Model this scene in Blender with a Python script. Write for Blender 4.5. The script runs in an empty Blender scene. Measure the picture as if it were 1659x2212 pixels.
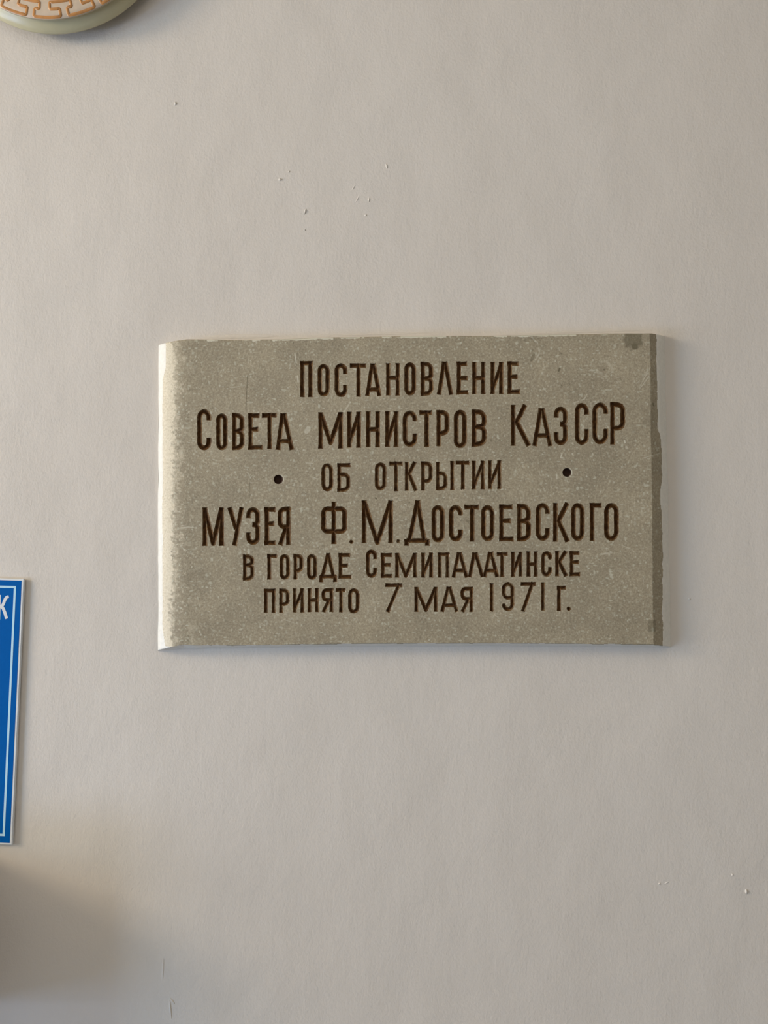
import bpy, bmesh, math, random
import numpy as np
from mathutils import Vector, Matrix

random.seed(7)
RNG = np.random.default_rng(11)
SC = bpy.context.scene
COL = SC.collection

# ------------------------------------------------------------------ camera
FPX = 1650.0                      # focal length in pixels of the 1659 x 2212 frame
W, H = 1659.0, 2212.0
DIST = 1.0                        # camera to wall
CAM = Vector((0.0, -DIST, 1.50))
YAW, PITCH, ROLL = math.radians(1.77), math.radians(2.30), math.radians(-0.49)
cam_d = bpy.data.cameras.new('camera')
cam = bpy.data.objects.new('camera', cam_d)
COL.objects.link(cam)
cam_d.sensor_fit = 'VERTICAL'
cam_d.sensor_height = 36.0
cam_d.lens = FPX / H * 36.0
cam_d.clip_start = 0.01
ROT = (Matrix.Rotation(YAW, 3, 'Z') @ Matrix.Rotation(math.radians(90) + PITCH, 3, 'X')
       @ Matrix.Rotation(ROLL, 3, 'Z'))
cam.matrix_world = Matrix.Translation(CAM) @ ROT.to_4x4()
SC.camera = cam
RN = np.array(ROT)
MM = DIST / FPX                   # metres per photo pixel at the wall


def P(px, py, d=0.0):
    """world point on the plane y = -d seen at photo pixel (px, py)"""
    px = np.asarray(px, float); py = np.asarray(py, float); d = np.asarray(d, float)
    v = np.stack(np.broadcast_arrays((px - W / 2) / FPX, -(py - H / 2) / FPX, -np.ones_like(px)), -1)
    r = v @ RN.T
    t = (DIST - d) / r[..., 1]
    return np.array(CAM) + r * t[..., None]


# ------------------------------------------------------------------ light and exposure
SC.view_settings.view_transform = 'Standard'
SC.view_settings.look = 'None'
SC.view_settings.gamma = 1.0
SC.view_settings.use_curve_mapping = False
SC.view_settings.exposure = -0.01
world = bpy.data.worlds.new('sky')
SC.world = world
world.use_nodes = True
wn = world.node_tree.nodes
wn['Background'].inputs['Color'].default_value = (0.62, 0.78, 1.0, 1)
wn['Background'].inputs['Strength'].default_value = 0.1


def area(name, loc, target, sx, sy, power, color):
    l = bpy.data.lights.new(name, 'AREA')
    l.shape = 'RECTANGLE'; l.size = sx; l.size_y = sy
    l.energy = power; l.color = color
    o = bpy.data.objects.new(name, l); COL.objects.link(o)
    o.location = loc
    o.rotation_euler = (Vector(target) - Vector(loc)).to_track_quat('-Z', 'Y').to_euler()
    return o


# room: wall_back carries the plaque at y = 0; daylight enters through the tall window_1 in the left wall.
# Pane lights are tinted to shape the wall's tone: upper warm, the others cool.
XL, XR, YF, ZC = -3.80, 2.60, -4.20, 3.10
WY0, WY1, WZ0, WZ1 = -2.50, -0.30, 0.10, 2.98      # window opening (y range, z range)


def pane(name, y0, y1, z0, z1, r, g, b):
    m = max(r, g, b)
    area(name, (XL - .02, (y0 + y1) / 2, (z0 + z1) / 2), (0.2, (y0 + y1) / 2 + .1, (z0 + z1) / 2 - .1), y1 - y0, z1 - z0,
         40.0 * m, (r / m, g / m, b / m))


pane('window_light_low', -1.5, -0.4, 0.75, 1.50, 0.66, 0.73, 0.82)
pane('window_light_upper', -1.8, -0.9, 2.05, 2.90, 2.20, 1.82, 1.30)
pane('window_light_sky_upper', -2.4, -1.8, 1.40, 2.20, 0.46, 0.66, 0.78)
pane('window_light_sky_low', -2.4, -1.5, 0.15, 0.90, 0.42, 0.67, 1.14)
area('ceiling_fill_light', (0.3, -2.2, ZC - 0.12), (0.3, -2.2, 0), 0.9, 0.9, 5.5, (1.0, 0.80, 0.42))  # added warm fill under the ceiling; no lamp hangs there
area('rear_fill_light', (0, YF + .05, 1.7), (0, 0, 1.7), 1.5, 1.5, 5.0, (0.82, 0.86, 1.0))  # added fill from behind the camera; that wall has no window


# ------------------------------------------------------------------ helpers
def lin(r, g, b):
    def f(c):
        c /= 255.0
        return c / 12.92 if c <= 0.04045 else ((c + 0.055) / 1.055) ** 2.4
    return (f(r), f(g), f(b), 1.0)


class NT:
    def __init__(self, name):
        self.m = bpy.data.materials.new(name)
        self.m.use_nodes = True
        self.t = self.m.node_tree
        self.b = self.t.nodes['Principled BSDF']

    def n(self, typ, **kw):
        nd = self.t.nodes.new(typ)
        for k, v in kw.items():
            setattr(nd, k, v)
        return nd

    def l(self, a, b):
        self.t.links.new(a, b)

    def noise(self, vec, scale, detail=3.0, rough=0.55):
        nd = self.n('ShaderNodeTexNoise')
        nd.inputs['Scale'].default_value = scale
        nd.inputs['Detail'].default_value = detail
        nd.inputs['Roughness'].default_value = rough
        self.l(vec, nd.inputs['Vector'])
        return nd.outputs['Fac']

    def ramp(self, fac, stops, interp='LINEAR'):
        nd = self.n('ShaderNodeValToRGB')
        cr = nd.color_ramp
        cr.interpolation = interp
        while len(cr.elements) < len(stops):
            cr.elements.new(0.5)
        for e, (p, c) in zip(cr.elements, stops):
            e.position = p
            e.color = c if len(c) == 4 else (*c, 1)
        self.l(fac, nd.inputs['Fac'])
        return nd.outputs['Color']

    def mix(self, fac, a, b, mode='MIX'):
        nd = self.n('ShaderNodeMix', data_type='RGBA', blend_type=mode)
        for s, v in ((nd.inputs[0], fac), (nd.inputs[6], a), (nd.inputs[7], b)):
            if isinstance(v, (int, float)):
                s.default_value = v
            elif isinstance(v, tuple):
                s.default_value = v
            else:
                self.l(v, s)
        return nd.outputs[2]

    def mapped(self, scale=(1, 1, 1), rot=(0, 0, 0)):
        tc = self.n('ShaderNodeTexCoord')
        mp = self.n('ShaderNodeMapping')
        mp.inputs['Scale'].default_value = scale
        mp.inputs['Rotation'].default_value = rot
        self.l(tc.outputs['Object'], mp.inputs['Vector'])
        return mp.outputs['Vector']

    def bump(self, height, strength, dist, prev=None):
        nd = self.n('ShaderNodeBump')
        nd.inputs['Strength'].default_value = strength
        nd.inputs['Distance'].default_value = dist
        self.l(height, nd.inputs['Height'])
        if prev is not None:
            self.l(prev, nd.inputs['Normal'])
        return nd.outputs['Normal']


def rgb(v):
    return (v, v, v, 1)


def mat_plain(name, col, rough=0.6, nscale=40.0, var=0.06, bump=0.0, spec=0.5):
    t = NT(name)
    v = t.mapped()
    f = t.noise(v, nscale, 3)
    d = tuple(c * (1 - var) for c in col[:3]) + (1,)
    u = tuple(min(1, c * (1 + var)) for c in col[:3]) + (1,)
    t.l(t.ramp(f, [(0.3, d), (0.7, u)]), t.b.inputs['Base Color'])
    t.b.inputs['Roughness'].default_value = rough
    t.b.inputs['Specular IOR Level'].default_value = spec
    if bump:
        t.l(t.bump(f, bump, 0.002), t.b.inputs['Normal'])
    return t.m


def mat_wall():
    t = NT('wall_paint')
    v = t.mapped((1, 1, 0.85))
    big = t.noise(t.mapped(), 1.7, 2)
    t.l(t.ramp(big, [(0.3, lin(217, 208, 199)), (0.7, lin(221, 213, 205))]), t.b.inputs['Base Color'])
    t.b.inputs['Roughness'].default_value = 0.62
    t.b.inputs['Specular IOR Level'].default_value = 0.25
    fine = t.noise(v, 330.0, 2.5, 0.6)
    mid = t.noise(t.mapped((1, 1, 0.6)), 95.0, 3, 0.55)
    low = t.noise(t.mapped((1, 1, 0.8)), 7.0, 2, 0.5)
    n1 = t.bump(low, 0.35, 0.012)
    n2 = t.bump(mid, 0.24, 0.0016, n1)
    n3 = t.bump(fine, 0.34, 0.0010, n2)
    t.l(n3, t.b.inputs['Normal'])
    return t.m


def mat_stone():
    t = NT('speckled_grey_stone')
    v = t.mapped()
    f1 = t.noise(v, 420.0, 4, 0.72)
    f2 = t.noise(v, 22.0, 4, 0.6)
    f3 = t.noise(v, 700.0, 2, 0.6)
    base = t.ramp(f1, [(0.30, lin(140, 129, 109)), (0.46, lin(160, 148, 126)), (0.58, lin(172, 160, 137)), (0.72, lin(197, 187, 165))])
    cloud = t.ramp(f2, [(0.3, rgb(0.86)), (0.7, rgb(1.10))])
    base = t.mix(1.0, base, cloud, 'MULTIPLY')
    # fossil flecks: pale dots and short shells in three sizes
    dots = []
    for sc, r, m in ((120.0, 0.20, (1, 1, 0.7)), (75.0, 0.13, (0.6, 1, 1.2)), (230.0, 0.26, (1, 1, 0.8)), (190.0, 0.22, (0.55, 1, 1.3))):
        wob = t.n('ShaderNodeVectorMath', operation='ADD')
        nz = t.n('ShaderNodeTexNoise'); nz.inputs['Scale'].default_value = sc * 1.6
        mp_ = t.mapped(m, (0.3, 0.2, 0.6)); t.l(mp_, nz.inputs['Vector'])
        sca = t.n('ShaderNodeVectorMath', operation='SCALE'); sca.inputs['Scale'].default_value = 0.5 / sc
        t.l(nz.outputs['Color'], sca.inputs[0]); t.l(mp_, wob.inputs[0]); t.l(sca.outputs[0], wob.inputs[1])
        vo = t.n('ShaderNodeTexVoronoi')
        vo.inputs['Scale'].default_value = sc
        vo.inputs['Randomness'].default_value = 1.0
        t.l(wob.outputs[0], vo.inputs['Vector'])
        ds = t.ramp(vo.outputs['Distance'], [(r * 0.7, rgb(1)), (r * 1.3, rgb(0))])
        sep = t.n('ShaderNodeSeparateColor')
        t.l(vo.outputs['Color'], sep.inputs['Color'])
        pick = t.ramp(sep.outputs['Red'], [(0.45, rgb(0)), (1.0, rgb(0.8))])
        dots.append(t.mix(1.0, ds, pick, 'MULTIPLY'))
    for d in dots:
        base = t.mix(d, base, lin(200, 196, 177))
    at = t.n('ShaderNodeAttribute', attribute_name='wear_shade')
    sep = t.n('ShaderNodeSeparateColor')
    t.l(at.outputs['Color'], sep.inputs['Color'])
    base = t.mix(sep.outputs['Blue'], base, lin(98, 90, 68))
    cream = t.ramp(f1, [(0.35, lin(200, 187, 162)), (0.5, lin(217, 205, 182)), (0.7, lin(228, 218, 198))])
    base = t.mix(sep.outputs['Red'], base, cream)
    base = t.mix(sep.outputs['Green'], base, lin(214, 208, 190))
    t.l(base, t.b.inputs['Base Color'])
    t.b.inputs['Roughness'].default_value = 0.55
    t.b.inputs['Specular IOR Level'].default_value = 0.35
    n1 = t.bump(f1, 0.30, 0.0010)
    t.l(t.bump(f3, 0.20, 0.0005, n1), t.b.inputs['Normal'])
    return t.m


def mat_groove():
    t = NT('brown_groove_paint')
    v = t.mapped()
    f = t.noise(v, 170.0, 4, 0.6)
    deep = t.ramp(f, [(0.30, lin(54, 30, 9)), (0.55, lin(82, 51, 20)), (0.8, lin(114, 82, 44))])
    at = t.n('ShaderNodeAttribute', attribute_name='wear_shade')
    sep = t.n('ShaderNodeSeparateColor')
    t.l(at.outputs['Color'], sep.inputs['Color'])
    t.l(t.mix(sep.outputs['Red'], deep, lin(132, 112, 82)), t.b.inputs['Base Color'])
    t.b.inputs['Roughness'].default_value = 0.6
    t.b.inputs['Specular IOR Level'].default_value = 0.2
    t.l(t.bump(f, 0.35, 0.0010), t.b.inputs['Normal'])
    return t.m


M = {}
M['wall'] = mat_wall()
M['stone'] = mat_stone()
M['groove'] = mat_groove()
M['hole'] = mat_plain('dark_hole', lin(62, 36, 20), 0.8, 400, 0.2)
M['edge_paint'] = mat_plain('white_edge_paint', lin(226, 222, 214), 0.5, 220, 0.05, 0.3)
M['ceiling'] = mat_plain('ceiling_white', lin(226, 220, 208), 0.8)
M['room'] = mat_plain('room_wall_paint', lin(190, 185, 176), 0.8)
M['floor'] = mat_plain('grey_linoleum', lin(118, 124, 132), 0.5, 8, 0.1)
M['frame'] = mat_plain('window_white', lin(232, 232, 230), 0.4)
M['rail'] = mat_plain('shade_rail_wood', lin(126, 92, 62), 0.5, 30, 0.15)
M['sign_white'] = mat_plain('sign_plastic_white', lin(226, 228, 232), 0.35, 300, 0.02)
M['sign_blue'] = mat_plain('sign_blue', lin(0, 92, 172), 0.5, 300, 0.02, spec=0.06)
M['sign_line'] = mat_plain('sign_line_pale', lin(190, 226, 246), 0.4, 300, 0.02)
M['glass'] = mat_plain('opal_glass', lin(192, 183, 150), 0.28, 60, 0.03, spec=0.35)
M['glass_face'] = mat_plain('frosted_cream_glass', lin(210, 188, 164), 0.45, 120, 0.05)
M['ochre'] = mat_plain('ochre_glaze', lin(186, 128, 70), 0.35, 90, 0.25)
M['metal'] = mat_plain('lamp_backplate_white', lin(210, 208, 200), 0.4)


def mesh_obj(name, verts, faces, m, parent=None, smooth=False):
    me = bpy.data.meshes.new(name)
    me.from_pydata([tuple(map(float, v)) for v in verts], [], faces)
    me.validate()
    if smooth:
        me.polygons.foreach_set('use_smooth', [True] * len(me.polygons))
    me.materials.append(m)
    o = bpy.data.objects.new(name, me)
    COL.objects.link(o)
    if parent is not None:
        o.parent = parent
        o.matrix_parent_inverse = parent.matrix_world.inverted()
    return o


def bm_obj(name, bm, m, parent=None, smooth=False):
    bmesh.ops.recalc_face_normals(bm, faces=bm.faces)
    me = bpy.data.meshes.new(name)
    bm.to_mesh(me); bm.free()
    if smooth:
        me.polygons.foreach_set('use_smooth', [True] * len(me.polygons))
    me.materials.append(m)
    o = bpy.data.objects.new(name, me)
    COL.objects.link(o)
    if parent is not None:
        o.parent = parent
        o.matrix_parent_inverse = parent.matrix_world.inverted()
    return o


def add_box(bm, x0, x1, y0, y1, z0, z1):
    vs = [bm.verts.new(c) for c in ((x0, y0, z0), (x1, y0, z0), (x1, y1, z0), (x0, y1, z0),
                                    (x0, y0, z1), (x1, y0, z1), (x1, y1, z1), (x0, y1, z1))]
    for f in ((0, 3, 2, 1), (4, 5, 6, 7), (0, 1, 5, 4), (1, 2, 6, 5), (2, 3, 7, 6), (3, 0, 4, 7)):
        bm.faces.new([vs[i] for i in f])


def struct(name, bm, m, parent=None):
    o = bm_obj(name, bm, m, parent)
    if parent is None:
        o['kind'] = 'structure'
    return o


def thing(name, label, cat, loc):
    o = bpy.data.objects.new(name, None)
    o.empty_display_size = 0.05
    COL.objects.link(o)
    o.location = loc
    o['label'] = label; o['category'] = cat
    bpy.context.view_layer.update()
    return o


def vnoise(x, y, scale, seed, octaves=3):
    """smooth value noise in -1..1 on arrays"""
    out = np.zeros_like(x, float); amp = 1.0; tot = 0
    for k in range(octaves):
        rg = np.random.default_rng(seed * 97 + k)
        g = rg.uniform(-1, 1, (128, 128))
        xs = x / scale + 31.7 * k; ys = y / scale + 17.3 * k
        xi = np.floor(xs).astype(int); yi = np.floor(ys).astype(int)
        fx = xs - xi; fy = ys - yi
        fx = fx * fx * (3 - 2 * fx); fy = fy * fy * (3 - 2 * fy)
        a = g[yi % 128, xi % 128]; b = g[yi % 128, (xi + 1) % 128]
        c = g[(yi + 1) % 128, xi % 128]; d = g[(yi + 1) % 128, (xi + 1) % 128]
        out += amp * ((a * (1 - fx) + b * fx) * (1 - fy) + (c * (1 - fx) + d * fx) * fy)
        tot += amp; amp *= 0.5; scale = scale / 2
    return out / tot


# ------------------------------------------------------------------ the room
bm = bmesh.new()
vs = [bm.verts.new(c) for c in ((XL, 0, 0), (XR, 0, 0), (XR, 0, ZC), (XL, 0, ZC), (XL, .2, 0), (XR, .2, 0), (XR, .2, ZC), (XL, .2, ZC))]
for f in ((0, 1, 2, 3), (7, 6, 5, 4), (4, 5, 1, 0), (5, 6, 2, 1), (6, 7, 3, 2), (7, 4, 0, 3)):
    bm.faces.new([vs[i] for i in f])


def nub(px, py, rx, ry, h, tilt=0.0):
    """a small blob or ridge of paint standing on the plaster"""
    c = P(px, py); n, k = 14, 4
    rings = []
    for j in range(k):
        a = j / k * math.pi / 2
        ring = []
        for i in range(n):
            q = 2 * math.pi * i / n
            u = math.cos(q) * rx * math.cos(a); w = math.sin(q) * ry * math.cos(a)
            ring.append(bm.verts.new((c[0] + (u * math.cos(tilt) - w * math.sin(tilt)) * MM, -h * math.sin(a),
                                      c[2] + (u * math.sin(tilt) + w * math.cos(tilt)) * MM)))
        rings.append(ring)
    top = bm.verts.new((c[0], -h, c[2]))
    for j in range(k - 1):
        for i in range(n):
            f = bm.faces.new((rings[j][i], rings[j][(i + 1) % n], rings[j + 1][(i + 1) % n], rings[j + 1][i])); f.smooth = True
    for i in range(n):
        f = bm.faces.new((rings[-1][i], rings[-1][(i + 1) % n], top)); f.smooth = True


for a in ((605, 388, 3.6, 2.8, .0016, 0), (659, 457, 2.0, 6.5, .0012, -.25), (624, 371, 2.2, 2.2, .0009, 0), (790, 465, 2.2, 2.2, .0009, 0),
          (379, 224, 3.2, 4.2, .0013, 0), (1612, 1926, 2.6, 5.0, .0018, .1), (1424, 1909, 2.5, 1.8, .0009, 0.4), (1440, 1907, 5.5, 1.2, .0006, .5),
          (658, 497, 2.0, 2.2, .0008, 0), (1489, 1294, 2.4, 2.0, .0010, 0), (797, 432, 1.6, 5.0, .0007, -.2), (764, 405, 1.6, 7, .0004, -.5),
          (772, 430, 1.6, 8, .0004, -.5), (368, 2180, 2.2, 20, .0008, .1),
          (352, 2093, 2.0, 24, .0005, -.05), (372, 2162, 2.0, 9, .0008, .7),                     (523, 727, 84, 5.0, .0006, .0), (1250, 717, 170, 2.5, .0004, .01), (800, 722, 150, 2.2, .0004, .01), (835, 359, 1.8, 6, .0008, .2), (1582, 1890, 1.8, 3, .0008, 0)):
    nub(*a)
o = struct('wall_back', bm, M['wall'])

bm = bmesh.new(); add_box(bm, XL - .2, XR + .2, YF - .2, .2, -.1, 0); struct('floor', bm, M['floor'])
bm = bmesh.new(); add_box(bm, XL - .2, XR + .2, YF - .2, .2, ZC, ZC + .1); struct('ceiling', bm, M['ceiling'])
bm = bmesh.new(); add_box(bm, XR, XR + .2, YF, 0, 0, ZC); struct('wall_right', bm, M['room'])
bm = bmesh.new(); add_box(bm, XL, XR, YF - .2, YF, 0, ZC); struct('wall_front', bm, M['room'])
bm = bmesh.new()
add_box(bm, XL - .2, XL, YF, WY0, 0, ZC)
add_box(bm, XL - .2, XL, WY1, 0, 0, ZC)
add_box(bm, XL - .2, XL, WY0, WY1, 0, WZ0)
add_box(bm, XL - .2, XL, WY0, WY1, WZ1, ZC)
struct('wall_left', bm, M['room'])
bm = bmesh.new()
for y0, y1, z0, z1 in ((WY0, WY0 + .05, WZ0, WZ1), (WY1 - .05, WY1, WZ0, WZ1), (WY0 + .05, WY1 - .05, WZ0, WZ0 + .05),
                       (WY0 + .05, WY1 - .05, WZ1 - .05, WZ1), ((WY0 + WY1) / 2 - .025, (WY0 + WY1) / 2 + .025, WZ0 + .05, WZ1 - .05)):
    add_box(bm, XL - .12, XL - .06, y0, y1, z0, z1)
struct('window_1', bm, M['frame'])
# an unseen wooden rail, added left of the view only to shade the plaster
ra = P(-80, 1820); rb = P(-80, 2170)
bm = bmesh.new()
add_box(bm, XL + .02, float(ra[0]), -.145, 0, float(rb[2]), float(ra[2]))
bmesh.ops.bevel(bm, geom=bm.edges[:], offset=.012, segments=3, affect='EDGES')
struct('shade_rail_1', bm, M['rail'])

# ------------------------------------------------------------------ the stone plaque
T = 0.021                                           # thickness of the slab


def q_arc(cx, cy, rx, ry, a0, a1, n=10):
    return [(cx + rx * math.cos(math.radians(a0 + (a1 - a0) * i / n)), cy + ry * math.sin(math.radians(a0 + (a1 - a0) * i / n))) for i in range(n + 1)]


def glyph(ch, w, h, r, k=None):
    """strokes of one cut letter in its own box (y down): (points, flat start, flat end)"""
    S = []
    L = lambda *p: S.append((list(p), True, True))
    k = k or {}
    R = w - r; B = h - r
    if ch == 'П':
        L((r, 0), (r, h)); L((R, 0), (R, h)); L((0, r * .95), (w, r * .95))
    elif ch == 'Г':
        L((r, 0), (r, h)); L((0, r * .95), (w, r * .95))
    elif ch == 'Т':
        c = k.get('c', w / 2); L((c, 0), (c, h)); L((0, r * .95), (w, r * .95))
    elif ch == 'Н':
        L((r, 0), (r, h)); L((R, 0), (R, h)); y = k.get('bar', .45) * h; L((r, y), (R, y))
    elif ch == 'И':
        L((r, 0), (r, h)); L((R, 0), (R, h)); L((r * 1.1, h * .84), (R - r * .1, h * .12))
    elif ch == 'М':
        L((r, 0), (r, h)); L((R, 0), (R, h)); c = w / 2; b = k.get('v', .97) * h
        S.append(([(r * 1.0, r * .3), (c, b - r * .5)], True, False)); S.append(([(R, r * .3), (c, b - r * .5)], True, False))
    elif ch in 'АЛД':
        c = k.get('c', w / 2); yb = h
        if ch == 'Д':
            yb = h * k.get('base', .9)
            x0, x1 = k.get('legs', (.12, .88)); x0 *= w; x1 *= w
            L((c, 0), (x0, yb)); L((c, 0), (x1, yb))
            L((r * .3, yb - r * .75), (w - r * .3, yb - r * .75)) if k.get('full', True) else L((x0 - r, yb - r * .75), (x1 + r, yb - r * .75))
            fy = k.get('fy', yb - 1.5 * r)
            L((r * .9, fy), (r * .9, h)); L((w - r * .9, fy), (w - r * .9, h))
        else:
            L((c - r * .25, 0), (r, h)); L((c + r * .25, 0), (R, h))
            if ch == 'А':
                y = k.get('bar', .8) * h
                f = y / h
                L((c - (c - r) * f, y), (c + (R - c) * f, y))
    elif ch == 'Е':
        L((r, 0), (r, h)); L((0, r * .95), (w * k.get('t', .9), r * .95)); L((0, h - r * .95), (w, h - r * .95))
        y = k.get('mid', .48) * h; L((r, y), (w * k.get('m', .84), y))
    elif ch == 'К':
        L((r, 0), (r, h)); x, y = k.get('j', (.27, .42)); u = k.get('u', .88) * w - r
        S.append(([(u, 0), (x * w + r * .4, y * h), (R, h)], True, True))
    elif ch == 'У':
        L((r, 0), (w * .53, h * .57)); L((R, 0), (w * .27 + r, h))
    elif ch == 'О':
        rx = w / 2 - r; ry = min(rx * 1.25, h * .25)
        p = (q_arc(w / 2, r + ry, rx, ry, 180, 360) + q_arc(w / 2, B - ry, rx, ry, 0, 180))
        S.append((p + [p[0]], False, False))
    elif ch == 'С':
        rx = w / 2 - r; ry = min(rx * 1.25, h * .25); g0, g1 = k.get('gap', (.33, .64))
        p = [(R, g0 * h)] + q_arc(w / 2, r + ry, rx, ry, 360, 180) + q_arc(w / 2, B - ry, rx, ry, 180, 0) + [(R, g1 * h)]
        S.append((p, True, True))
    elif ch == 'З':
        rx = w / 2 - r; ry = min(rx * 1.15, h * .2); m = .455 * h
        S.append(([(r, .29 * h)] + q_arc(w / 2, r + ry, rx, ry, 180, 360) + [(R, m - ry * .55), (R - rx * .35, m - r * .1), (w * .45, m)], True, True))
        S.append(([(w * .45, m), (R - rx * .35, m + r * .3), (R, m + ry * .6)] + q_arc(w / 2, B - ry, rx, ry, 0, 180) + [(r, .66 * h)], True, True))
    elif ch == 'В':
        m = k.get('mid', .49) * h; L((r, 0), (r, h)); q = min(w * .38, h * .16)
        S.append(([(0, r * .95)] + q_arc(R - q - .3, r + q, q, q, 270, 360, 8) + q_arc(R - q - .3, m - q * .7, q, q * .7, 0, 90, 8) + [(r, m)], True, False))
        S.append(([(r, m)] + q_arc(R - q, m + q * .8, q, q * .8, 270, 360, 8) + q_arc(R - q, B - q, q, q, 0, 90, 8) + [(0, h - r * .95)], False, True))
    elif ch in 'РЯ':
        m = k.get('bowl', .69) * h - r; q = min(w * .36, h * .15)
        L((r, 0), (r, h))
        S.append(([(0, r * .95)] + q_arc(R - q, r + q, q, q, 270, 360, 8) + q_arc(R - q, m - q, q, q, 0, 90, 8) + [(r, m)], True, False))
        if ch == 'Я':
            L((w * .36, m), (R, h))
            S = [([(w - x, y) for x, y in p], a, b) for p, a, b in S]
    elif ch in 'БЬ':
        m = k.get('top', .32) * h + r; q = min(w * .36, h * .16)
        L((r, 0), (r, h))
        if ch == 'Б':
            L((0, r * .95), (w, r * .95))
        S.append(([(r, m)] + q_arc(R - q, m + q, q, q, 270, 360, 8) + q_arc(R - q, B - q, q, q, 0, 90, 8) + [(0, h - r * .95)], False, True))
    elif ch in 'I1':
        L((w / 2, 0), (w / 2, h))
    elif ch == 'Ф':
        y0, y1 = k['b0'] * h + r * .9, k['b1'] * h - r * .9; q = w * .15
        L((w * .49, 0), (w * .49, h))
        p = (q_arc(r + q, y0 + q, q, q, 180, 270, 6) + q_arc(R - q, y0 + q, q, q, 270, 360, 6)
             + q_arc(R - q, y1 - q, q, q, 0, 90, 6) + q_arc(r + q, y1 - q, q, q, 90, 180, 6))
        S.append((p + [p[0]], False, False))
    elif ch == '7':
        L((0, r * .9), (w, r * .9)); L((R * .96, 0), (r * 1.1, h))
    elif ch == '9':
        m = .61 * h - r; q = min(w * .36, h * .16); R2 = R - r * .3
        p = (q_arc(R2 - q, m - q * .2, q, q * .2, 0, 90, 3) + q_arc(r + q, m - q, q, q, 90, 180, 8) + q_arc(r + q, r + q, q, q, 180, 270, 8)
             + q_arc(R2 - q, r + q, q, q, 270, 360, 8) + q_arc(R2 - q, B - q, q, q, 0, 90, 8)
             + q_arc(r + q, B - q, q, q, 90, 170, 8) + [(r, .78 * h)])
        S.append((p, False, True))
    elif ch == '.':
        S.append(([(w / 2, h / 2 - .01), (w / 2, h / 2 + .01)], False, False))
    return S


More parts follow.
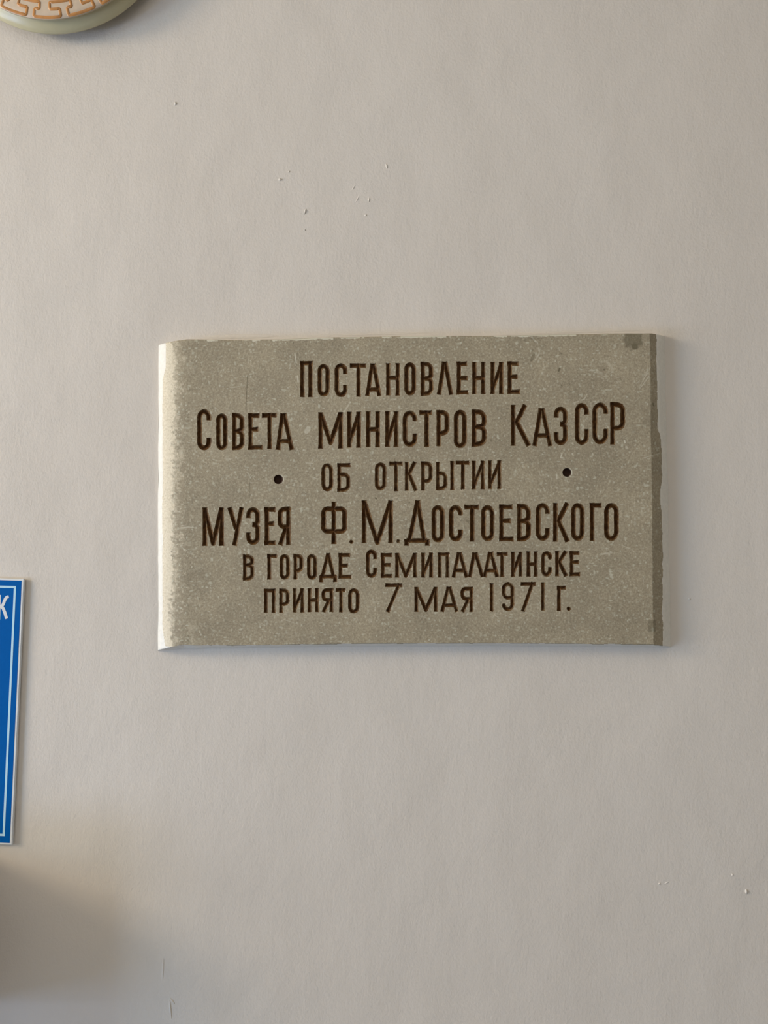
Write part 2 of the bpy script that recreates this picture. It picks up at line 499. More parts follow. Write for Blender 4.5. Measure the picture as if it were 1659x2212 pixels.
K1 = 6.381
LINES = [
    ('П', 5.2, [
        (630, 770, K1, [('П', 115, 293, 62, 562), ('О', 355, 530, 103, 555), ('С', 590, 772, 92, 562, dict(gap=(.32, .635))),
                        ('Т', 803, 1030, 95, 555, dict(c=18.8)), ('А', 1012, 1245, 98, 545, dict(c=17.2)), ('Н', 1298, 1497, 92, 540),
                        ('О', 1550, 1718, 80, 540)]),
        (880, 770, K1, [('В', 180, 362, 72, 545), ('Л', 403, 637, 72, 530, dict(c=17.5)), ('Е', 677, 843, 70, 525, dict(t=.88, m=.92, mid=.5)),
                        ('Н', 890, 1078, 75, 520, dict(bar=.5)), ('И', 1142, 1327, 75, 518), ('Е', 1378, 1553, 68, 518, dict(t=.88, m=.8, mid=.47))])]),
    ('С', 5.6, [
        (410, 870, K1, [('С', 100, 300, 85, 658, dict(gap=(.275, .69))), ('О', 362, 525, 145, 658), ('В', 580, 757, 140, 655),
                        ('Е', 803, 1005, 145, 648, dict(t=.8, m=.7, mid=.44)), ('Т', 995, 1200, 140, 640, dict(c=16.8)), ('А', 1180, 1447, 145, 650, dict(c=17.2, bar=.76))]),
        (670, 870, K1, [('М', 110, 457, 130, 635, dict(v=.87)), ('И', 505, 705, 122, 622), ('Н', 765, 967, 118, 615, dict(bar=.5)),
                        ('И', 1030, 1222, 115, 608), ('С', 1272, 1480, 105, 612, dict(gap=(.30, .63)))]),
        (900, 870, K1, [('Т', 37, 212, 103, 608, dict(c=16.0)), ('Р', 270, 455, 98, 602, dict(bowl=.71)), ('О', 510, 695, 95, 628), ('В', 757, 967, 92, 605, dict(mid=.47)),
                        ('К', 1295, 1585, 28, 598, dict(j=(.25, .415), u=.82))]),
        (1110, 860, K1, [('А', 250, 540, 138, 662, dict(c=20.8, bar=.72)), ('З', 548, 745, 115, 650), ('С', 838, 1038, 65, 648, dict(gap=(.28, .62))),
                         ('С', 1080, 1302, 58, 640, dict(gap=(.275, .625))), ('Р', 1325, 1537, 55, 640, dict(bowl=.675))])]),
    ('О', 4.7, [
        (680, 980, K1, [('О', 90, 257, 130, 522), ('Б', 308, 493, 130, 528), ('О', 825, 990, 118, 510), ('Т', 1027, 1212, 108, 520, dict(c=14.8)),
                        ('К', 1238, 1427, 112, 515, dict(u=.92)), ('Р', 1462, 1627, 105, 510, dict(bowl=.75))]),
        (860, 980, K1, [('Ь', 520, 683, 115, 508), ('I', 715, 777, 100, 500), ('Т', 793, 985, 97, 495, dict(c=15.6)), ('И', 1015, 1197, 97, 492), ('И', 1238, 1425, 92, 488)])]),
    ('М', 5.7, [
        (420, 1075, K1, [('М', 108, 412, 135, 666), ('У', 450, 690, 133, 662), ('З', 712, 908, 130, 655), ('Е', 963, 1122, 130, 657, dict(t=.97, m=.86, mid=.435)),
                         ('Я', 1145, 1333, 122, 655, dict(bowl=.60))]),
        (670, 1065, K1, [('Ф', 150, 512, 118, 702, dict(b0=.115, b1=.76)), ('.', 540, 600, 640, 705), ('М', 708, 1147, 100, 692, dict(v=1.02)),
                         ('.', 1188, 1242, 635, 693), ('Д', 1298, 1652, 100, 727, dict(c=29.0, base=.93, legs=(.19, .79), full=False, fy=84))]),
        (900, 1065, K1, [('О', 203, 390, 163, 685), ('С', 440, 640, 163, 672, dict(gap=(.24, .67))), ('Т', 657, 860, 160, 670, dict(c=17.0)), ('О', 885, 1077, 163, 668),
                         ('Е', 1135, 1337, 157, 668, dict(t=.94, m=.8, mid=.44)), ('В', 1380, 1580, 148, 668, dict(mid=.455))]),
        (1120, 1065, K1, [('С', 235, 435, 135, 662, dict(gap=(.285, .665))), ('К', 473, 717, 135, 672, dict(u=.98, j=(.27, .46))), ('О', 720, 915, 135, 662), ('Г', 978, 1145, 135, 662),
                          ('О', 1178, 1385, 135, 662)])]),
    ('В', 4.7, [
        (510, 1180, K1, [('В', 92, 255, 112, 475, dict(mid=.41)), ('Г', 428, 565, 105, 460), ('О', 598, 747, 105, 465), ('Р', 788, 930, 103, 458, dict(bowl=.74)),
                         ('О', 975, 1120, 105, 465), ('Д', 1148, 1392, 95, 495, dict(c=19.2, base=.86, legs=(.16, .83), fy=48)), ('Е', 1410, 1595, 93, 447, dict(t=.88, m=.72, mid=.49))]),
        (770, 1180, K1, [('С', 128, 290, 42, 438, dict(gap=(.35, .65))), ('Е', 335, 495, 92, 437, dict(t=.98, m=.88, mid=.48)), ('М', 530, 838, 92, 433), ('И', 890, 1060, 88, 433),
                         ('П', 1118, 1285, 85, 433), ('А', 1308, 1552, 82, 432, dict(c=17.4, bar=.72))]),
        (1010, 1180, K1, [('Л', 0, 238, 85, 428, dict(c=16.0)), ('А', 205, 440, 78, 425, dict(c=17.6, bar=.74)), ('Т', 403, 555, 78, 425, dict(c=11.8)), ('И', 597, 760, 75, 422),
                          ('Н', 810, 970, 68, 420, dict(bar=.51)), ('С', 1012, 1168, 65, 420, dict(gap=(.27, .62))), ('К', 1205, 1390, 65, 415, dict(u=.98)), ('Е', 1405, 1552, 65, 415, dict(t=.92, m=.9, mid=.44))])]),
    ('П', 4.5, [
        (555, 1250, K1, [('П', 95, 258, 138, 470), ('Р', 305, 455, 135, 468, dict(bowl=.735)), ('И', 492, 655, 132, 468), ('Н', 697, 857, 130, 462, dict(bar=.5)),
                         ('Я', 888, 1057, 130, 463, dict(bowl=.58)), ('Т', 1085, 1222, 130, 465, dict(c=11.6)), ('О', 1255, 1417, 130, 482)]),
        (800, 1250, K1, [('7', 205, 442, 65, 460), ('М', 605, 930, 112, 458), ('А', 960, 1222, 110, 458, dict(c=19.6, bar=.74)), ('Я', 1240, 1422, 110, 458, dict(bowl=.56))]),
        (1040, 1250, 7.541, [('1', 130, 200, 72, 535), ('9', 330, 548, 52, 532), ('7', 637, 882, 55, 535), ('1', 968, 1035, 58, 518), ('Г', 1228, 1378, 115, 525), ('.', 1388, 1457, 455, 522)])]),
]

NX, NY = 1120, 690
u = np.linspace(0, 1, NX)[None, :]; v = np.linspace(0, 1, NY)[:, None]
xl = 342.6 - 1.0 * v + 1.0 * vnoise(v * 700, v * 0 + 3, 60, 1)
xr = 1434 + 15.0 * v ** 0.8 + 1.3 * vnoise(v * 700, v * 0 + 9, 70, 2)
gx = xl + u * (xr - xl)


def drop(x):                                       # how far the left end rolls back (0..1)
    t = np.clip((404.0 - x) / 64.0, 0, 1)
    return 1 - np.sqrt(np.clip(1 - t * t, 0.0, 1))


ytop = np.interp(gx, [342, 352, 375, 404, 486, 604, 700, 878, 1070, 1234, 1305, 1408, 1434, 1450],
                 [746, 742, 737, 732.7, 734.1, 733.3, 729.2, 725.9, 725.2, 722.2, 720.9, 720, 725, 727]) + .6 * vnoise(gx, gx * 0, 45, 3)
yst = np.interp(gx, [342, 352, 372, 397, 419, 531, 700, 878, 1070, 1305, 1411, 1441, 1450],
                [1404, 1402, 1397.5, 1392.5, 1394, 1394, 1391.2, 1389.5, 1388.8, 1391, 1392, 1396, 1397]) + .5 * vnoise(gx, gx * 0 + 70, 25, 31)
ybot = np.interp(gx, [342, 352, 397, 419, 531, 700, 878, 1070, 1305, 1441, 1450],
                 [1406, 1404.5, 1401, 1402, 1400, 1397, 1396, 1395.3, 1397.2, 1398.5, 1398.5]) + .4 * vnoise(gx, gx * 0 + 50, 50, 4)
gy = ytop + v * (ybot - ytop)

# inside-distance field of the lettering, in photo pixels
F = np.full((NY, NX), -99.0)
LAB = np.zeros((NY, NX), int)


def seg_field(X, Y, a, b, r, fs, fe):
    dx, dy = b[0] - a[0], b[1] - a[1]
    ln = math.hypot(dx, dy) or 1e-6
    tx, ty = dx / ln, dy / ln
    s = (X - a[0]) * tx + (Y - a[1]) * ty
    pr = np.abs((X - a[0]) * -ty + (Y - a[1]) * tx)
    rr = r * np.ones_like(s)
    if fs and fe and ln > 12:                     # chisel-cut ends flare a little
        rr = r * (0.94 + 0.16 * np.exp(-np.maximum(0, np.minimum(s, ln - s)) / 3.5))
    over = np.maximum(0, np.maximum(-s if not fs else 0 * s, s - ln if not fe else 0 * s))
    f = rr - np.hypot(pr, over)
    if fs:
        f = np.minimum(f, s * 1.6)
    if fe:
        f = np.minimum(f, (ln - s) * 1.6)
    return f


def stamp(strokes, ox, oy, r, lab):
    xs = [ox + p[0] for st in strokes for p in st[0]]; ys = [oy + p[1] for st in strokes for p in st[0]]
    j0 = max(0, int((min(xs) - 20 - 345) / (1434 - 345) * NX) - 22); j1 = min(NX, int((max(xs) + 20 - 340) / 1094 * NX) + 22)
    i0 = max(0, int((min(ys) - 745) / 665 * NY) - 30); i1 = min(NY, int((max(ys) - 722) / 665 * NY) + 34)
    X = gx[i0:i1, j0:j1]; Y = gy[i0:i1, j0:j1]
    f = np.full(X.shape, -99.0)
    for pts, fs, fe in strokes:
        n = len(pts) - 1
        for q in range(n):
            a = (ox + pts[q][0], oy + pts[q][1]); b = (ox + pts[q + 1][0], oy + pts[q + 1][1])
            f = np.maximum(f, seg_field(X, Y, a, b, r, fs and q == 0, fe and q == n - 1))
    sub = F[i0:i1, j0:j1]; ls = LAB[i0:i1, j0:j1]
    up = f > sub
    sub[up] = f[up]; ls[up & (f > -3)] = lab


for li, (_, r, crops) in enumerate(LINES):
    for ox, oy, s, letters in crops:
        for e in letters:
            ch, x0, x1, y0, y1 = e[:5]
            k = e[5] if len(e) > 5 else None
            w_, h_ = (x1 - x0) / s, (y1 - y0) / s
            rr = w_ / 2 if ch == '.' else r * .95
            stamp(glyph(ch, w_, h_, r, k), ox + x0 / s, oy + y0 / s, rr, li + 1)
F += np.where(F > -6, 0.45 * vnoise(gx, gy, 7, 5, 2), 0)
for hi, (hx, hy, hr) in enumerate(((601.3, 1035.6, 10.0), (1224.6, 1020.6, 9.6))):
    f = hr - np.hypot(gx - hx, gy - hy)
    up = f > F
    F[up] = f[up]; LAB[up & (f > -3)] = 7 + hi

# pull the grid onto the cut edges so that they are clean
gj, gi = np.gradient(F)
nrm = np.hypot(gi, gj) + 1e-6
near = (np.abs(F) < 0.52) & (nrm > 0.3)
sxp = (xr - xl) / (NX - 1); syp = (ybot - ytop) / (NY - 1)
gx2 = gx - np.where(near, F * gi / nrm, 0); gy2 = gy - np.where(near, F * gj / nrm, 0)
F = np.where(near, 0.0, F)
gx, gy = gx2, gy2

# surface depth
d = T * (1 - drop(gx) * 0.93)
ch0 = 1404 + 8.0 * v + 1.2 * vnoise(gy, gx * 0 + 5, 40, 6)         # start of the right-hand bevel
ch1 = xr - (13.5 + 2.5 * v)                                       # where paint takes over
d = np.where(gx > ch0, T - (0.40 * T) * np.clip((gx - ch0) / (ch1 - ch0), 0, 1), d)
d = np.where(gx > ch1, 0.60 * T * (1 - np.clip((gx - ch1) / (xr - ch1), 0, 1)) + .0004, d)
eb = np.clip((gy - yst) / (ybot - yst), 0, 1)
d = d * (1 - eb ** 0.8 * 0.97)
et = np.clip(((ytop + 2.2) - gy) / 2.2, 0, 1)
d = d - 0.0012 * et ** 2 * (d / T)
worn = np.clip(vnoise(gx, gy, 26, 8, 4), -1, 1)
d = d + 0.00025 * vnoise(gx, gy, 90, 7, 2) * np.clip((gx - 350) / 30, 0, 1)

cap = 7.5
groove = np.where(LAB >= 7, np.minimum(np.maximum(F, 0) * 3.2, 10.0), np.minimum(np.maximum(F, 0) * 1.2, cap))
d_fin = d - groove * MM

# wear: R worn cream edge, lit groove rims; G scratches, chips, highlights; B stains, bevel shade
gran = vnoise(gx, gy, 5, 41, 3)
edge = 379 + 4 * worn + 5 * vnoise(gx * 3, gy, 60, 14, 2) - 6 * np.clip((v - .45) / .4, 0, 1)
red = np.clip((edge + 9 * gran - gx) / 6.0, 0, 1) * 0.97
red = np.maximum(red, np.clip((edge + 9 + 22 * gran - gx) / 12.0, 0, 1) * 0.45)
red = np.maximum(red, 0.8 * np.clip(gran * 3.2 - 1.2, 0, 1) * np.clip((425 - gx) / 30, 0, 1))
red = np.maximum(red, 0.55 * np.clip(vnoise(gx, gy, 18, 16, 3) * 2.4 - .7 + 1.2 * np.clip((v - .9) / .1, 0, 1), 0, 1) * np.clip((450 - gx) / 60, 0, 1))
grn = np.zeros_like(gx); blu = np.zeros_like(gx)


def mark(arr, pts, wd, amt=.8, soft=1.0, brk=0.0):
    f = np.full(gx.shape, 99.0)
    for a, b in zip(pts[:-1], pts[1:]):
        dx, dy = b[0] - a[0], b[1] - a[1]; l2 = dx * dx + dy * dy + 1e-9
        t = np.clip(((gx - a[0]) * dx + (gy - a[1]) * dy) / l2, 0, 1)
        f = np.minimum(f, np.hypot(gx - a[0] - t * dx, gy - a[1] - t * dy))
    m = np.clip((wd - f) / soft + .5, 0, 1) * amt
    if brk:
        m = m * np.clip(.6 + 1.6 * vnoise(gx, gy, 9, int(pts[0][0]), 2), 0, 1)
    np.maximum(arr, m, out=arr)


for pts, wd, amt, brk in (
        ([(637, 764), (640, 784)], 1.2, .8, 0), ([(643, 812), (644, 825)], 1.4, .8, 0), ([(757, 868), (741, 893)], 1.6, .55, 1),
        ([(1160, 738), (1166, 762), (1152, 784)], 1.6, .55, 1), ([(1174, 838), (1182, 848)], .9, .5, 0), ([(1232, 873), (1262, 862), (1268, 852)], 1.1, .6, 1),
        ([(1380, 838), (1400, 802)], .8, .6, 1), ([(1385, 836), (1402, 812)], .8, .6, 0), ([(1376, 828), (1405, 795)], .8, .45, 1), ([(1388, 810), (1405, 796)], .8, .45, 1),
        ([(386, 1141), (424, 1138)], 1.3, .8, 1), ([(392, 1135), (420, 1140)], .8, .5, 0), ([(397, 1187), (418, 1199)], 1.6, .7, 1), ([(392, 1182), (405, 1190)], .8, .5, 0),
        ([(448, 1098), (455, 1120), (462, 1137)], 1.4, .55, 1), ([(630, 1103), (655, 1097)], .9, .5, 1), ([(1280, 1199), (1322, 1194)], 1.3, .5, 1),
        ([(1338, 1176), (1365, 1187), (1374, 1196)], .8, .45, 1), ([(1388, 990), (1405, 985), (1424, 980)], .7, .6, 0), ([(764, 1265), (790, 1255), (797, 1248)], .9, .45, 1),
        ([(800, 1268), (806, 1252)], 1.0, .45, 1), ([(1064, 1335), (1068, 1328), (1075, 1333), (1078, 1337)], .8, .5, 0), ([(862, 1292), (868, 1285)], .8, .4, 0),
        ([(604, 1345), (612, 1338), (640, 1347)], .8, .4, 1), ([(666, 1150), (690, 1122)], .8, .35, 1), ([(826, 1152), (836, 1146)], 1.2, .5, 0),
        ([(661, 1000), (676, 1001)], .9, .6, 0), ([(677, 988), (674, 996)], 1.2, .5, 1), ([(498, 838), (530, 832)], .8, .4, 1), ([(527, 808), (556, 826)], .7, .35, 1),
        ([(450, 736.5), (470, 736)], .9, .8, 0), ([(520, 735.5), (562, 734.5)], 1.0, .8, 1), ([(606, 733.5), (640, 733)], .9, .8, 1), ([(850, 729), (930, 728)], .8, .5, 1),
        ([(1140, 725), (1200, 724)], .9, .6, 1), ([(1148, 727), (1162, 745), (1158, 770)], 1.8, .35, 1), ([(1085, 1018), (1085, 1019)], .5, .5, 0),
        ([(1012, 905), (1026, 893)], .7, .5, 0), ([(1012, 965), (1010, 985)], 1.0, .55, 0), ([(585, 985), (590, 1000)], .8, .4, 1), ([(636, 955), (648, 985)], .8, .4, 1),
        ([(1104, 889), (1130, 880)], .6, .3, 1), ([(905, 1330), (925, 1336)], .8, .3, 1), ([(430, 1345), (470, 1365)], .8, .3, 1), ([(700, 1370), (760, 1374)], .8, .3, 1),
        ([(1214, 979), (1211, 989), (1216, 989)], 1.2, .8, 0), ([(1236, 980), (1238, 983)], 1.4, .7, 0), ([(1203, 1027), (1203, 1034)], 1.3, .7, 0), ([(1349, 952), (1350, 956)], 1.8, .9, 0),
        ([(1353, 966), (1354, 968)], 2.8, .5, 0), ([(1236, 957), (1238, 960)], 1.4, .5, 0), ([(662, 932), (666, 926)], 5.0, .5, 0), ([(1175, 1300), (1175, 1300.5)], 1.8, 1.0, 0),
        ([(1019, 1281), (1019.5, 1285)], 2.0, .95, 0), ([(494, 948), (496, 953)], 1.8, .7, 0), ([(1295, 783), (1310, 779), (1325, 800), (1310, 812), (1290, 803)], 3.0, .30, 1),
        ([(1322, 880), (1326, 890)], 1.8, .6, 1), ([(1043, 893), (1046, 920), (1043, 930)], 1.2, .55, 1), ([(1126, 912), (1136, 932)], 1.0, .6, 1)):
    mark(grn, pts, wd, amt, 1.0, brk)
for hx, hy, hr in ((601.3, 1035.6, 10.0), (1224.6, 1020.6, 9.6)):                     # chipped rims of the holes, with a painted highlight crescent at right
    a = np.arctan2(gy - hy, gx - hx); rr = np.hypot(gx - hx, gy - hy)
    grn = np.maximum(grn, np.clip(1.6 - np.abs(rr - hr - 1.0) / 1.1, 0, 1) * np.clip(1.35 - np.abs(a + .1) / .95, 0, 1) * 1.0)
for k_ in range(420):                                                               # small hairline scratches all over
    x_, y_ = RNG.uniform(400, 1400), RNG.uniform(745, 1385); an = RNG.uniform(0, 3.14); ln = RNG.uniform(1.5, 6)
    i0 = max(0, int((y_ - 760) / 665 * NY) - 10); i1 = min(NY, int((y_ - 715) / 665 * NY) + 40)
    j0 = max(0, int((x_ - 365) / 1094 * NX) - 8); j1 = min(NX, int((x_ - 325) / 1094 * NX) + 24)
    X = gx[i0:i1, j0:j1]; Y = gy[i0:i1, j0:j1]
    s_ = (X - x_) * math.cos(an) + (Y - y_) * math.sin(an); p_ = np.abs(-(X - x_) * math.sin(an) + (Y - y_) * math.cos(an) + .03 * s_ * s_)
    m_ = np.clip(.9 - p_ + .3, 0, 1) * np.clip((ln - np.abs(s_)) / 2, 0, 1) * RNG.uniform(.2, .5)
    grn[i0:i1, j0:j1] = np.maximum(grn[i0:i1, j0:j1], m_)
for pts, wd, amt in (([(534.5, 812), (532.5, 850), (531, 890)], .6, .95), ([(539.5, 1042), (538.5, 1076)], .5, .8), ([(1209, 796), (1207, 801)], 2.0, .8), ([(1213, 832), (1214, 834)], 1.6, .7),
                     ([(1229, 829), (1230, 830)], 1.4, .6), ([(1211, 763), (1213, 764)], 1.6, .6), ([(1305, 798), (1305, 799)], 1.8, .7), ([(1340, 818), (1341, 820)], 2.0, .35),
                     ([(811, 1076), (813, 1077)], 1.6, .8), ([(884, 1085), (884, 1086)], 1.6, .8), ([(811, 1112), (812, 1113)], 1.0, .6), ([(1411, 872), (1412, 876)], 1.8, .8),
                     ([(901, 806), (901, 838)], .5, .5), ([(853, 991), (853, 997)], .7, .8), ([(1008, 1124), (1012, 1126)], 3.0, .35), ([(408, 1384), (412, 1390)], 1.8, .8),
                     ([(1148, 778), (1153, 766)], 3.0, .5), ([(1060, 950), (1061, 952)], 2.0, .5)):
    mark(blu, pts, wd, amt)
st = np.clip((1.0 - np.maximum(np.abs(gx - 1371) / (20 + 9 * vnoise(gx, gy, 16, 71, 3)), (gy - 715 - .0) / (38 + 5 * vnoise(gx, gy, 18, 21, 2)))) * 5, 0, 1) * .6
st = np.maximum(st, np.clip((1.0 - np.hypot(gx - 1371, (gy - 748)) / 9) * 3, 0, 1) * .8)
blu = np.maximum(blu, st)
st = np.clip((1 - np.maximum(np.abs(gx - 1409) / (8 + 3 * worn), np.abs(gy - 1352) / 13)) * 6, 0, 1) * .45
blu = np.maximum(blu, st)
blu = np.maximum(blu, .12 * np.clip((gx - ch0) / 1.5, 0, 1))                        # bevel colour darkened to deepen the shade where it turns from the window

run = vnoise(gx, gx * 0 + 12, 22, 51, 3)
for xa, xb, th in ((447, 463, -1), (516, 562, -.1), (588, 965, -.25), (1066, 1245, -.3), (965, 1010, .1)):
    hgt = 3.4 + 3.0 * vnoise(gx, gx * 0 + 40, 9, 52, 3)
    m_ = (gx > xa) & (gx < xb) & (run > th) & (gy - ytop > .6) & (gy - ytop < hgt)
    grn = np.where(m_, .95, grn)
for pts, wd, amt in (([(634, 739), (634, 748)], .8, .9), ([(661, 737), (661, 745)], .8, .9), ([(1130, 733), (1165, 731)], 1.8, .6), ([(1151, 735), (1153, 750), (1150, 762)], 2.6, .55)):
    mark(blu, pts, wd, amt, 1.0, .6)

# paint from the wall laps onto the edges
lap = vnoise(gx, gy, 34, 23, 4)
pl = np.clip(350.5 + 1.0 * lap + 6 * np.clip((v - .93) / .06, 0, 1) + 7 * np.clip((.12 - v) / .04, 0, 1) + 45 * np.clip((v - .988) / .01, 0, 1) - gx, -1, 1) > 0
pr_ = gx > ch1 + 4.5 * lap + 1.0 - 4.5 * np.clip((.33 - v) / .03, 0, 1)
pb = gy > yst + .8 + 1.5 * vnoise(gx, gx * 0, 30, 24, 3)
paint = pl | pr_ | pb

V3 = P(gx, gy, np.maximum(d_fin, 0.0003))
idx = np.arange(NX * NY).reshape(NY, NX)
quads = np.stack([idx[:-1, :-1], idx[1:, :-1], idx[1:, 1:], idx[:-1, 1:]], -1).reshape(-1, 4)
fsum = F.reshape(-1)[quads].sum(1)
flab = LAB.reshape(-1)[quads].max(1)
fp = paint.reshape(-1)[quads].sum(1) >= 2
face_id = np.where(fsum > 0, flab, np.where(fp, 9, 0))
verts_flat = V3.reshape(-1, 3)
rub_lit = np.clip(.95 - F / 3.0 + .6 * gran, 0, 1) * np.clip(.75 + .8 * vnoise(gx, gy, 30, 61, 2), .15, 1)  # worn rims, also lightened in colour to stand in for lit groove flanks
red = np.where(F > .01, rub_lit, red)
wear_shade = np.stack([red, grn, blu, np.ones_like(red)], -1).reshape(-1, 4)

plaque_c = P(890, 1062, 0.0)
plaque = thing('memorial_plaque', 'grey speckled stone plaque with six lines of engraved brown Cyrillic lettering on the wall', 'plaque',
               (float(plaque_c[0]), 0.0, float(plaque_c[2])))


def sub_mesh(name, fids, m, extra_skirt=False, label=None):
    q = quads[np.isin(face_id, fids)]
    used, inv = np.unique(q, return_inverse=True)
    co = verts_flat[used]
    fa = inv.reshape(-1, 4)
    wr = wear_shade[used]
    if extra_skirt:                               # sides down to the wall
        ring = np.concatenate([idx[0, :], idx[1:, -1], idx[-1, -2::-1], idx[-2:0, 0]])
        base = len(co) + len(ring)
        f_co = verts_flat[ring]; b_co = f_co.copy(); b_co[:, 1] = -0.0002
        n = len(ring)
        k0 = np.arange(n); k1 = (k0 + 1) % n
        sk = np.stack([len(co) + k0, len(co) + k1, base + k1, base + k0], -1)
        co = np.concatenate([co, f_co, b_co]); fa = np.concatenate([fa, sk])
        wr = np.concatenate([wr, np.tile([[0.0, 0, 0, 1]], (2 * n, 1))])
    me = bpy.data.meshes.new(name)
    me.vertices.add(len(co)); me.vertices.foreach_set('co', (co - np.array(plaque.location)).astype(np.float32).ravel())
    me.loops.add(fa.size); me.loops.foreach_set('vertex_index', fa.astype(np.int32).ravel())
    me.polygons.add(len(fa)); me.polygons.foreach_set('loop_start', np.arange(0, fa.size, 4, dtype=np.int32))
    me.polygons.foreach_set('loop_total', np.full(len(fa), 4, np.int32))
    me.update(calc_edges=True)
    me.polygons.foreach_set('use_smooth', np.ones(len(fa), bool))
    at = me.attributes.new('wear_shade', 'FLOAT_COLOR', 'POINT')
    at.data.foreach_set('color', wr.astype(np.float32).ravel())
    me.materials.append(m)
    o = bpy.data.objects.new(name, me); COL.objects.link(o)
    o.parent = plaque
    if label:
        o['label'] = label
    return o


sub_mesh('stone_slab', [0], M['stone'])
sub_mesh('painted_edge', [9], M['edge_paint'], True, 'white wall paint lapped over the edges of the stone')
for li, lab in enumerate(('topmost engraved line', 'second engraved line from the top', 'short third line between the two holes', 'fourth engraved line in large letters',
                          'fifth engraved line', 'lowest engraved line with the date')):
    sub_mesh('engraved_line', [li + 1], M['groove'], False, 'brown ' + lab)
sub_mesh('screw_hole', [7], M['hole'], False, 'dark drilled hole left of the short line')
sub_mesh('screw_hole', [8], M['hole'], False, 'dark drilled hole right of the short line')

# ------------------------------------------------------------------ the blue sign at the left
SD = 0.0052                                          # front of the plate stands off the wall
tr = P(52, 1251, SD); br = P(26, 1825.5, SD)
dn = Vector(br - tr); sh = dn.length; dn.normalize()
rt = Vector((-dn.z, 0, dn.x)) if -dn.z > 0 else Vector((dn.z, 0, -dn.x))
sw = 0.40
sign = thing('blue_sign', 'blue rectangular sign with white border cut off by the left edge, hanging on the wall', 'sign',
             tuple(tr + Vector((-sw / 2) * rt) + dn * sh * .5 + Vector((0, SD, 0))))
TR = Vector(tr)


def sp(a, b, y):                                     # a leftwards from the right edge, b downwards, metres; y forward of plate front
    q = TR - rt * a + dn * b
    return (q.x, -SD - y, q.z)


def plate(name, a0, a1, b0, b1, y0, y1, m, bev=0.0, parent=None):
    bm = bmesh.new()
    vs = [bm.verts.new(sp(a, b, y)) for y in (y0, y1) for a, b in ((a0, b0), (a1, b0), (a1, b1), (a0, b1))]
    for f in ((0, 1, 2, 3), (7, 6, 5, 4), (0, 4, 5, 1), (1, 5, 6, 2), (2, 6, 7, 3), (3, 7, 4, 0)):
        bm.faces.new([vs[i] for i in f])
    if bev:
        bmesh.ops.bevel(bm, geom=bm.edges[:], offset=bev, segments=2, affect='EDGES')
    return bm_obj(name, bm, m, parent or sign)


plate('plate', 0, sw, 0, sh, -.0045, 0, M['sign_white'], .0008)
plate('printed_face', 5.2 * MM, sw - 5.2 * MM, 3.6 * MM, sh - 4.2 * MM, -.0001, .0002, M['sign_blue'])


def frame_loop(name, a0, b0, a1, b1, wd, y, m):
    bm = bmesh.new()
    o_ = [(a0, b0), (a1, b0), (a1, b1), (a0, b1)]
    i_ = [(a0 + wd, b0 + wd), (a1 - wd, b0 + wd), (a1 - wd, b1 - wd), (a0 + wd, b1 - wd)]
    lo = [[bm.verts.new(sp(a, b, yy)) for a, b in ring] for yy in (y, y + .00015) for ring in (o_, i_)]
    for k in range(4):
        n = (k + 1) % 4
        bm.faces.new((lo[2][k], lo[2][n], lo[3][n], lo[3][k]))
        bm.faces.new((lo[0][k], lo[2][k], lo[2][n], lo[0][n]) if False else (lo[0][k], lo[0][n], lo[2][n], lo[2][k]))
        bm.faces.new((lo[1][k], lo[3][k], lo[3][n], lo[1][n]))
        bm.faces.new((lo[0][k], lo[1][k], lo[1][n], lo[0][n]))
    return bm_obj(name, bm, m, sign)


frame_loop('border_line', 16.8 * MM, 15.6 * MM, sw - 16.8 * MM, sh - 18.5 * MM, 4.7 * MM, .00018, M['sign_line'])


def ribbon(bm, pts, wd, y, th):
    """flat strip of even width along sign-space pixel points"""
    n = len(pts); L_, R_ = [], []
    for i in range(n):
        p0 = Vector(pts[max(0, i - 1)]); p1 = Vector(pts[min(n - 1, i + 1)])
        t = (p1 - p0).normalized(); nn = Vector((-t.y, t.x)) * wd / 2
        L_.append(Vector(pts[i]) + nn); R_.append(Vector(pts[i]) - nn)

    def V(p, yy):
        w = P(p.x, p.y, SD)
        return bm.verts.new((w[0], -SD - yy, w[2]))
    a = [V(p, y + th) for p in L_]; b = [V(p, y + th) for p in R_]; c = [V(p, y) for p in L_]; e = [V(p, y) for p in R_]
    for i in range(n - 1):
        bm.faces.new((a[i], a[i + 1], b[i + 1], b[i])); bm.faces.new((c[i], e[i], e[i + 1], c[i + 1]))
        bm.faces.new((a[i], c[i], c[i + 1], a[i + 1])); bm.faces.new((b[i], b[i + 1], e[i + 1], e[i]))
    bm.faces.new((a[0], b[0], e[0], c[0])); bm.faces.new((a[-1], c[-1], e[-1], b[-1]))


bm = bmesh.new()
ribbon(bm, [(-1.6, 1285), (-3.2, 1338)], 7.4, .0002, .00015)
ribbon(bm, [(0, 1311), (3.6, 1310), (6.4, 1306.5), (8.4, 1302), (10.2, 1297), (12.4, 1292.6), (15.2, 1289.8), (19.2, 1288.6)], 6.4, .0002, .00018)
ribbon(bm, [(3.2, 1309), (7.4, 1315), (11.0, 1324), (14.6, 1336.5)], 6.6, .0002, .00021)
bm_obj('letter', bm, M['sign_white'], sign)['label'] = 'white letter К in the top corner'

# ------------------------------------------------------------------ the glass lamp at the top
LD = 0.0350
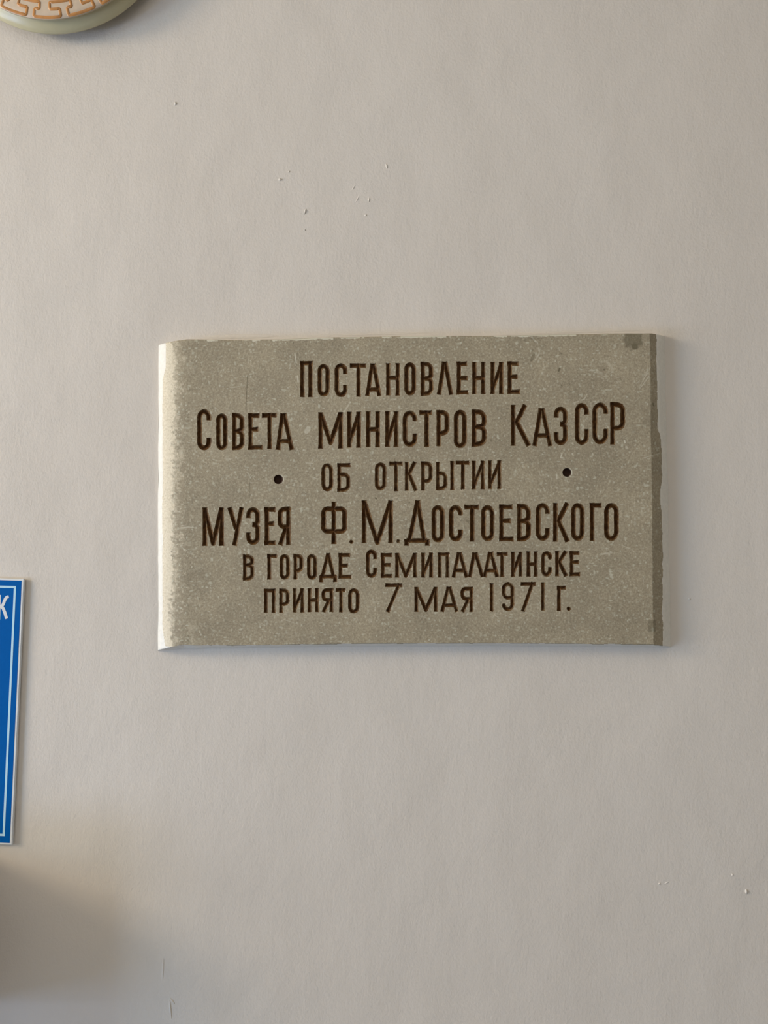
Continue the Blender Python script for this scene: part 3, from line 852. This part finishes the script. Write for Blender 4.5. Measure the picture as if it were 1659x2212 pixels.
# size from three sightings: lowest points of the key border and of the rim, and the border's axis
zb = float(P(113, 37, LD)[2]); zr = float(P(120, 74.5, .0165)[2]); xc = float(P(112, -30, LD)[0])
RM = 0.1415
lc = (xc, -LD, zb + RM)
RO = lc[2] - zr
lamp = thing('wall_lamp', 'round cream glass wall lamp with an ochre key pattern, at the top edge', 'lamp', (float(lc[0]), 0.0, float(lc[2])))
LS = (DIST - LD) / FPX                                # metres per photo pixel at the lamp face


def lathe(name, prof, m, n=160, smooth=True):
    """prof: (radius, stand-off) pairs; revolved about the lamp axis"""
    vs, fs = [], []
    for r, y in prof:
        for i in range(n):
            a = 2 * math.pi * i / n
            vs.append((lc[0] + r * math.cos(a), -y, lc[2] + r * math.sin(a)))
    for j in range(len(prof) - 1):
        for i in range(n):
            fs.append((j * n + i, j * n + (i + 1) % n, (j + 1) * n + (i + 1) % n, (j + 1) * n + i))
    fs.append(tuple(range((len(prof) - 1) * n, len(prof) * n)))
    fs.append(tuple(reversed(range(n))))
    return mesh_obj(name, vs, fs, m, lamp, smooth)


lathe('backplate', [(RO * .80, .0003), (RO * .80, .011), (RO * .5, .012)], M['metal'], 96, False)
lathe('glass_rim', [(RO * .78, .012), (RO * .99, .0145), (RO, .0165), (RO * .998, .0185), (RO * .975, .0225), (RO * .94, .0270), (RO * .90, .0308), (RM + 5 * LS, .0341), (RM * .70, .0335)], M['glass'])


def lamp_y(r):
    return .0340 + .012 * max(0.0, 1 - (r / (RM + 8 * LS)) ** 2)


prof = [(RM + 4.6 * LS, .0330)] + [(r, lamp_y(r)) for r in np.linspace(RM + 4 * LS, RM * .08, 16)]
face = lathe('glass_face', prof, M['glass_face'])
# the key border: one continuous raised line, 19 repeats round the rim
NREP = 19
per = 2 * math.pi / NREP
uu = 2 * math.pi * RM / LS / NREP
unit = [(1, 0), (57, 0), (58.5, 1.5), (58.5, 15.5), (57, 17), (37, 17), (35.5, 18.5), (35.5, 30.5), (37, 32), (85, 32), (86.5, 30.5), (86.5, 18.5), (85, 17), (77, 17), (75.5, 15.5), (75.5, 1.5)]
sc_ = uu / 75.5
path = []
for k in range(NREP):
    for (a, b), (a2, b2) in zip(unit, unit[1:] + [(75.5 + 1, 0)]):
        n = max(1, int(math.hypot(a2 - a, b2 - b) / 5))
        for q in range(n):
            path.append((k * uu + (a + (a2 - a) * q / n) * sc_, b + (b2 - b) * q / n))
PH = 0.0
vs, fs = [], []
q0 = P(73, 33, LD)
PH = math.atan2(q0[2] - lc[2], q0[0] - lc[0])         # one repeat starts here
n = len(path); hw = 3.9
for i, (s, b) in enumerate(path):
    s0, b0 = path[i - 1]; s1, b1 = path[(i + 1) % n]
    if i == 0: s0 -= NREP * uu
    if i == n - 1: s1 += NREP * uu
    t = Vector((s1 - s0, b1 - b0)).normalized(); nn = Vector((-t.y, t.x))
    for off, lift in ((-hw, 0.0), (-hw * .6, .0007), (0, .0010), (hw * .6, .0007), (hw, 0.0)):
        s_, b_ = s + nn.x * off, b + nn.y * off
        r = RM - b_ * LS
        a = PH + s_ * LS / RM
        vs.append((lc[0] + r * math.cos(a), -(lamp_y(r) - .0002 + lift), lc[2] + r * math.sin(a)))
for i in range(n):
    j = (i + 1) % n
    for q in range(4):
        fs.append((i * 5 + q, i * 5 + q + 1, j * 5 + q + 1, j * 5 + q))
kp = mesh_obj('key_border', vs, fs, M['ochre'], lamp, True)
kp['label'] = 'raised ochre key pattern running round the glass'
for o in COL.objects:
    if o.type == 'MESH' and o.name.startswith(('key_border', 'glass_face', 'glass_rim')):
        b_ = bmesh.new(); b_.from_mesh(o.data); bmesh.ops.recalc_face_normals(b_, faces=b_.faces); b_.to_mesh(o.data); b_.free()
